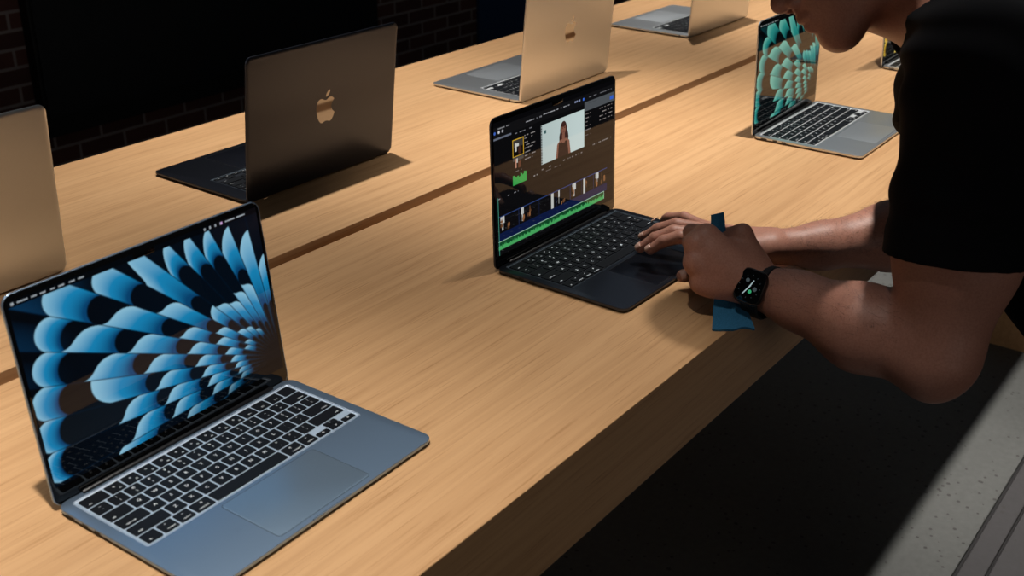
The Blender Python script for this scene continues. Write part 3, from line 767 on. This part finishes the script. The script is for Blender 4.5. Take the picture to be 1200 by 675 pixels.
# nails: thin curved plates set on the finger ends
up = np.array([0, 0, 1.0])
def nail(fg, dorsal, parent):
    a, b, rr = V(fg[-1][0]), V(fg[-1][1]), fg[-1][3]
    ax = (b - a)/np.linalg.norm(b - a); n = dorsal - ax*(dorsal @ ax); n /= np.linalg.norm(n); t = np.cross(ax, n)
    rings = []
    for off in (.0004, .0010):
        pts = []
        for i in range(5):
            for j in range(5):
                x = -.0035 + i*.0024; ang = (j - 2)*.42
                r0 = rr*1.03 + off - max(0, x)**2*26
                pts.append(b + ax*(x - .0005) + (n*math.cos(ang) + t*math.sin(ang))*r0)
        rings.append(pts)
    v = rings[0] + rings[1]
    f = [(25 + i*5 + j, 25 + i*5 + j + 5, 25 + i*5 + j + 6, 25 + i*5 + j + 1) for i in range(4) for j in range(4)]
    f += [(i*5 + j, i*5 + j + 1, i*5 + j + 6, i*5 + j + 5) for i in range(4) for j in range(4)]
    rim = [i for i in range(5)] + [9, 14, 19, 24] + [23, 22, 21, 20] + [15, 10, 5]
    f += [(rim[k], rim[(k + 1) % 16], 25 + rim[(k + 1) % 16], 25 + rim[k]) for k in range(16)]
    o = mesh_obj('fingernail', v, f, M['nail'], None, True); fix_normals(o); o.parent = parent; o.matrix_parent_inverse = parent.matrix_parent_inverse.copy() if False else Matrix.Identity(4)
    return o
hand_p = V(HAND_P)
for k in range(4): nail(FINGERS[k], up + .15*hand_p, skin_o)
nail(FINGERS[4], up*.5 + hand_p*.9, skin_o)
for s in (1, -1):
    v = []; c = hp(.080, .016, .031*s)
    bm = bmesh.new(); bmesh.ops.create_uvsphere(bm, u_segments=20, v_segments=12, radius=.0122)
    for q in bm.verts: q.co += Vector(c)
    me = bpy.data.meshes.new('eye'); bm.to_mesh(me); bm.free(); me.materials.append(M['eye']); e = bpy.data.objects.new('eye', me); link(e, skin_o)
# hair on the head
def hair_cut(P, d):
    q = (P - HO) @ HB.T/HSC
    face = (q[:, 0] - .055)*1.0 - np.maximum(q[:, 1] - .06, 0)*1.2          # keep behind the hairline
    low = -.035 - q[:, 1] + np.maximum(-q[:, 0] - .03, 0)*-.4
    ear = -(np.hypot((q[:, 0] + .004)/1.0, (q[:, 1] + .004)/1.6) - .020) - np.maximum(.06 - np.abs(q[:, 2]), 0)*5
    return np.maximum(np.maximum(np.maximum(d, face), low), ear)
hair_b = Body([ell(hp(-.008, .048), (.108, .097, .085), .02), cap(hp(-.055, .0), hp(-.060, -.03), .052, .045, .02)], post=hair_cut)
own(polygonise('hair', hair_b, HO - .18, HO + .18, .0034, M['hair']))
# t-shirt: body grown outwards, kept above the hems and outside the skin
sL, sR, eL, eR, nk = V(SH_L), V(SH_R), V(EL_L), V(EL_R), V(NECK)
hemL, hemR = V(HEM_L), V(HEM_R)
sleeveL = [cap(sL + (sL - hemL)*.0, hemL + (hemL - sL)*.3, .0745, .0775, .035)]
sleeveR = [cap(sR, hemR + (hemR - sR)*.3, .072, .074, .035)]
torso = [cap(ch + side*.085, wa + side*.065, .108, .112, .04), cap(ch - side*.085, wa - side*.065, .108, .112, .04),
         cap(wa + side*.065, pel + side*.07, .112, .118, .04), cap(wa - side*.065, pel - side*.07, .112, .118, .04),
         cap(nk*.45 + sL*.55, sL, .068, .070, .04), cap(nk*.45 + sR*.55, sR, .068, .070, .04), cap(nk*.8 + ch*.2, ch, .078, .10, .04)]
dirL = (hemL - sL)/np.linalg.norm(hemL - sL); dirR = (hemR - sR)/np.linalg.norm(hemR - sR)
headdir = (HO - nk); headdir = headdir/np.linalg.norm(headdir); spine = (pel - wa)/np.linalg.norm(pel - wa)
body_near = Body(core + legs)
covered = Body([core[k] for k in (0, 1, 2, 3, 4, 5, 6, 7, 8, 14)])
def shirt_cut(P, d):
    armL = np.linalg.norm(np.cross(P - sL, dirL), axis=1); armR = np.linalg.norm(np.cross(P - sR, dirR), axis=1)
    hl = np.where(armL < .105, (P - hemL) @ dirL, -1); hr = np.where(armR < .105, (P - hemR) @ dirR, -1)
    neckc = np.where(np.linalg.norm(P - nk, axis=1) < .13, (P - nk) @ headdir - .012, -1)
    hemz = (P - pel) @ spine - .06
    # soft folds where the sleeve and the chest bunch up
    q = P @ np.array([.9, -.3, 1.6]); q2 = P @ np.array([-.4, .8, 1.1])
    fold = .0028*np.sin(q*62 + 2.2*np.sin(q2*23)) * np.clip((P[:, 2] - .02)/.1, 0, 1)*np.clip(((hemL - P) @ dirL - .012)/.05, 0, 1)
    return np.maximum.reduce([d + fold, hl, hr, neckc, hemz])
shirt_raw = Body(torso + sleeveL + sleeveR)
def shirt_sdf(P, reach=None):
    bn = body_near(P, reach)
    d = shirt_cut(P, smin(shirt_raw(P, reach), covered(P, reach) - .0065, .02))
    inner = bn - .0012
    return np.maximum(d, -inner)
pts_s = np.array([sL, sR, pel, ch, wa, hemL, hemR, nk]); own(polygonise('t_shirt', shirt_sdf, pts_s.min(0) - .17, pts_s.max(0) + .17, .0029, M['shirt']))
# trousers and shoes
tr = [cap(pel + side*.055, pel + side*.056 + np.array([0, 0, -.05]), .112, .105, .04), cap(pel - side*.055, pel - side*.056 + np.array([0, 0, -.05]), .112, .105, .04)]
for c in legs: tr.append(('c', c[1], c[2], c[3] + .014, c[4] + .018, .03))
tr_b = Body(tr, post=lambda P, d: np.maximum(np.maximum(d, -.835 - P[:, 2]), -((P - pel) @ spine + .04)))
tp = np.array([p[1] for p in tr] + [p[2] for p in tr]); own(polygonise('trousers', tr_b, tp.min(0) - .15, tp.max(0) + .15, .0075, M['jeans']))
for ank in feet:
    toe = ank + fach*.17; toe[2] = -.868; heel = ank - fach*.045; heel[2] = -.862; top = ank.copy(); top[2] = -.815
    sb = Body([cap(heel, toe - fach*.03, .036, .040, .02), cap(toe - fach*.03, toe, .040, .030, .02), cap(heel + fach*.05, top, .042, .044, .02)], post=lambda P, d: np.maximum(d, -.898 - P[:, 2]))
    sh = own(polygonise('shoe', sb, np.minimum(heel, toe) - .08, np.maximum(heel, top) + .12 + np.abs(fach)*.2, .005, M['shoe']))
    so = Body([cap(heel, toe - fach*.03, .040, .044, .02), cap(toe - fach*.03, toe, .044, .034, .02)], post=lambda P, d: np.maximum(np.maximum(d, -.9 - P[:, 2]), P[:, 2] + .878))
    q = polygonise('shoe_sole', so, np.minimum(heel, toe) - .08, np.maximum(heel, top) + .12 + np.abs(fach)*.2, .004, M['sole']); q.parent = sh
# fine dark hairs on the forearms
me = skin_o.data
co = np.empty(len(me.vertices)*3, np.float32); me.vertices.foreach_get('co', co); co = co.reshape(-1, 3)
no = np.empty(len(me.vertices)*3, np.float32); me.vertices.foreach_get('normal', no); no = no.reshape(-1, 3)
M['arm_hair'] = plain('dark_arm_hair', (.022, .012, .009), .5)
hv, hf = [], []
for a, b, num in ((eR, V(WR_R), 1700), (eL, V(WR_L), 500)):
    ab = b - a; L = np.linalg.norm(ab); axn = ab/L
    t = (co - a) @ axn/L; r = np.linalg.norm(np.cross(co - a, axn), axis=1)
    ids = np.where((t > .12) & (t < .96) & (r < .062) & (no[:, 2] > -.1))[0]
    for i in rng.choice(ids, num):
        p, n = co[i].astype(float), no[i].astype(float)
        g = axn*rng.normal(.6, .3) + rng.normal(0, .35, 3); g -= n*(g @ n); g /= np.linalg.norm(g) + 1e-9
        Ln = rng.uniform(.006, .013); w = np.cross(g, n)*.00009
        q0, q1, q2 = p - n*.0003, p + g*Ln*.5 + n*Ln*.28, p + g*Ln + n*Ln*.36
        o = len(hv); hv += [q0 - w, q0 + w, q1 - w*.8, q1 + w*.8, q2]; hf += [(o, o + 1, o + 3, o + 2), (o + 2, o + 3, o + 4)]
ah = own(mesh_obj('arm_hair', hv, hf, M['arm_hair'])); tag(ah, kind='stuff')

# ------------------------------------------------------------------ wrist watch
wc, wn, wa_, wl = V(WATCH_C), V(WATCH_N), V(WATCH_A), V(WATCH_L)
wt = empty('smart_watch', tuple(wc)); tag(wt, 'black square smart watch with a lit analogue dial on the person\'s wrist', 'watch')
WM = Matrix((( *wl, 0), (*(-wa_), 0), (*wn, 0), (0, 0, 0, 1))).transposed()
def wpt(o): o.data.transform(WM); o.parent = wt; return o
M['watch_case'] = plain('dark_watch_case', (.05, .045, .045), .28, .9); M['watch_glass'] = plain('black_watch_glass', (.002, .002, .002), .05); M['strap'] = plain('black_watch_strap', (.008, .008, .009), .6, 0, .3)
def emis(name, c, s):
    return NT(name).set(Base_Color=(.01, .01, .01, 1), Emission_Color=(*c, 1), Emission_Strength=s).m
M['dial_white'] = emis('dial_white', (.55, .70, .75), .55); M['dial_green'] = emis('dial_green', (.05, .6, .25), .5); M['dial_dim'] = emis('dial_dim', (.3, .4, .45), .12)
z0 = .0305
wpt(slab('case', lambda i: rrect(.0455 - 2*i, .0385 - 2*i, .0115 - i, 8), ((z0, .003), (z0 + .0015, .0008), (z0 + .004, 0), (z0 + .0075, 0), (z0 + .0092, .0012)), M['watch_case'], None, 40))
gl = wpt(slab('glass', lambda i: rrect(.0425 - 2*i, .0355 - 2*i, .0105 - i, 8), ((z0 + .009, 0), (z0 + .0098, .0004), (z0 + .0103, .0018)), M['watch_glass'], None, 40))
zf = z0 + .01045
def flat(name, ring, mat, z=zf):
    n = len(ring); v = [(x, y, z) for x, y in ring] + [(x, y, z + .00012) for x, y in ring]
    f = [tuple(range(n - 1, -1, -1)), tuple(range(n, 2*n))] + [(i, (i + 1) % n, n + (i + 1) % n, n + i) for i in range(n)]
    o = mesh_obj(name, v, f, mat); o.data.transform(WM); o.parent = gl; return o
def hand(ang, l0, l1, w):
    c, s = math.cos(ang), math.sin(ang)
    return [(c*a - s*b, s*a + c*b) for a, b in ((l0, -w), (l1, -w*.7), (l1, w*.7), (l0, w))]
flat('watch_hand', hand(D2R(-28), -.002, .0125, .0009), M['dial_white']); flat('watch_hand', hand(D2R(160), -.002, .0095, .0009), M['dial_white'])
flat('complication', [(.0060 + .0025*math.cos(a), .0025 + .0025*math.sin(a)) for a in np.linspace(0, 2*PI, 14, endpoint=False)], M['dial_green'])
flat('complication', [(-.0070 + .0026*math.cos(a), -.0050 + .0026*math.sin(a)) for a in np.linspace(0, 2*PI, 14, endpoint=False)], M['dial_dim'])
flat('complication', [(.0015 + .0028*math.cos(a), .0080 + .0028*math.sin(a)) for a in np.linspace(0, 2*PI, 14, endpoint=False)], M['dial_dim'])
for k in range(12):
    a = 2*PI*k/12; flat('hour_mark', hand(a, .0135, .0150, .00025), M['dial_dim'])
v, f = tube([(.006, -.0188, z0 + .0055), (.006, -.0212, z0 + .0055)], .0033, 16); wpt(smooth_by_angle(mesh_obj('crown', v, f, M['watch_case']), 40))
ring = []
for k in range(40):
    a = 2*PI*k/40; rx, rz_ = .0335, .0325
    ring.append([(rx*math.cos(a)*q, y, rz_*math.sin(a)*q) for q, y in ((1, -.0125), (1.06, -.0105), (1.06, .0105), (1, .0125))])
v, f = loft(ring, closed=True); wpt(smooth_by_angle(fix_normals(mesh_obj('strap', v, f, M['strap'])), 40))

# ------------------------------------------------------------------ cleaning cloth held in the fist
cl = np.array(CLOTH); n = len(cl); K = 22
cw, cw2 = V(CLOTH_W), V(CLOTH_W2)
tt = np.linspace(0, n - 1, 44); pos = np.stack([np.interp(tt, np.arange(n), cl[:, k]) for k in range(3)], 1)
M['microfibre'] = cloth('blue_microfibre', (.030, .135, .25), 700)
front_v, back_v = [], []
for j, p in enumerate(pos):
    s = j/(len(pos) - 1)
    half = np.interp(s, [0, .08, .3, .6, .78, 1], [.0085, .0088, .010, .013, .021, .0265])
    dirw = cw*(1 - s) + cw2*s; dirw /= np.linalg.norm(dirw)
    nrm = np.cross(dirw, pos[min(j + 1, len(pos) - 1)] - pos[max(j - 1, 0)]); nrm /= np.linalg.norm(nrm)
    for k in range(K):
        u = k/(K - 1)*2 - 1
        wob = .0022*math.sin(u*3.1 + s*3)*s + .0006*math.sin(u*7 + 1.3)*(.4 + s) + .0045*(1 - u*u)*(1 - s)
        q = p + dirw*half*u + nrm*wob
        front_v.append(q + nrm*.0016); back_v.append(q - nrm*.0016)
m, nn = len(pos), len(front_v)
v = front_v + back_v; f = []
for j in range(m - 1):
    for k in range(K - 1):
        a = j*K + k; f += [(a, a + 1, a + K + 1, a + K), (nn + a, nn + a + K, nn + a + K + 1, nn + a + 1)]
bd = [k for k in range(K)] + [j*K + K - 1 for j in range(1, m)] + [(m - 1)*K + k for k in range(K - 2, -1, -1)] + [j*K for j in range(m - 2, 0, -1)]
f += [(bd[i], bd[(i + 1) % len(bd)], nn + bd[(i + 1) % len(bd)], nn + bd[i]) for i in range(len(bd))]
tag(smooth_by_angle(fix_normals(mesh_obj('cleaning_cloth', v, f, M['microfibre'])), 60), 'folded blue cleaning cloth gripped in the person\'s fist', 'cloth')

# ------------------------------------------------------------------ light
def spot(name, x, y, z, w, ang=46, blend=1.0, r=.042, c=(1, .955, .89), aim=(0, 0)):
    l = bpy.data.lights.new(name, 'SPOT'); l.energy = w; l.spot_size = D2R(ang); l.spot_blend = blend; l.shadow_soft_size = r; l.color = c
    o = bpy.data.objects.new(name, l); o.location = (x, y, z); link(o)
    o.rotation_euler = Vector((aim[0], aim[1], -z)).to_track_quat('-Z', 'Y').to_euler(); return o
LZ = 2.45
for x, y, w in ((-.15, .04, 130), (1.45, .05, 155), (2.72, .03, 150), (-.42, 1.16, 140), (1.13, 1.16, 150), (2.70, 1.18, 150)):
    spot('ceiling_spotlight', x, y, LZ, w*2.25)
def area(name, loc, aim, sx, sy, power, c):
    l = bpy.data.lights.new(name, 'AREA'); l.shape = 'RECTANGLE'; l.size = sx; l.size_y = sy; l.energy = power; l.color = c
    o = bpy.data.objects.new(name, l); o.location = loc; link(o)
    o.rotation_euler = (Vector(aim) - Vector(loc)).to_track_quat('-Z', 'Y').to_euler(); return o
area('front_fill_light', (-2.6, -6.0, 1.5), (.6, 0, -.1), 3.2, 2.0, 33, (1, .93, .86))  # added fill from behind the camera to lift the table's front face
w = bpy.data.worlds.new('World'); scene.world = w; w.use_nodes = True
nt = w.node_tree; nt.nodes.clear()
bg = nt.nodes.new('ShaderNodeBackground'); wo = nt.nodes.new('ShaderNodeOutputWorld'); nt.links.new(bg.outputs[0], wo.inputs[0])
tc = nt.nodes.new('ShaderNodeTexCoord'); vm = nt.nodes.new('ShaderNodeVectorMath'); vm.operation = 'DOT_PRODUCT'
vm.inputs[1].default_value = Vector((.50, .50, .71)).normalized(); nt.links.new(tc.outputs['Generated'], vm.inputs[0])
mr = nt.nodes.new('ShaderNodeMapRange'); mr.interpolation_type = 'SMOOTHSTEP'; nt.links.new(vm.outputs['Value'], mr.inputs['Value'])
for i, v_ in ((1, .60), (2, 1.0), (3, .016), (4, .13)): mr.inputs[i].default_value = v_
nt.links.new(mr.outputs[0], bg.inputs[1]); bg.inputs[0].default_value = (.72, .88, 1.0, 1)

# ------------------------------------------------------------------ camera
cam = bpy.data.cameras.new('Camera'); co_ = bpy.data.objects.new('Camera', cam); link(co_)
co_.location = CAM_POS; co_.rotation_euler = CAM_ROT
cam.sensor_width = 36; cam.lens = CAM_F/1200*36; cam.clip_start = .02; cam.clip_end = 60
cam.dof.use_dof = True; cam.dof.focus_distance = 1.62; cam.dof.aperture_fstop = 9.0
scene.camera = co_
vs = scene.view_settings
vs.view_transform = 'Standard'; vs.look = 'None'; vs.gamma = 1; vs.use_curve_mapping = False; vs.exposure = 0.0
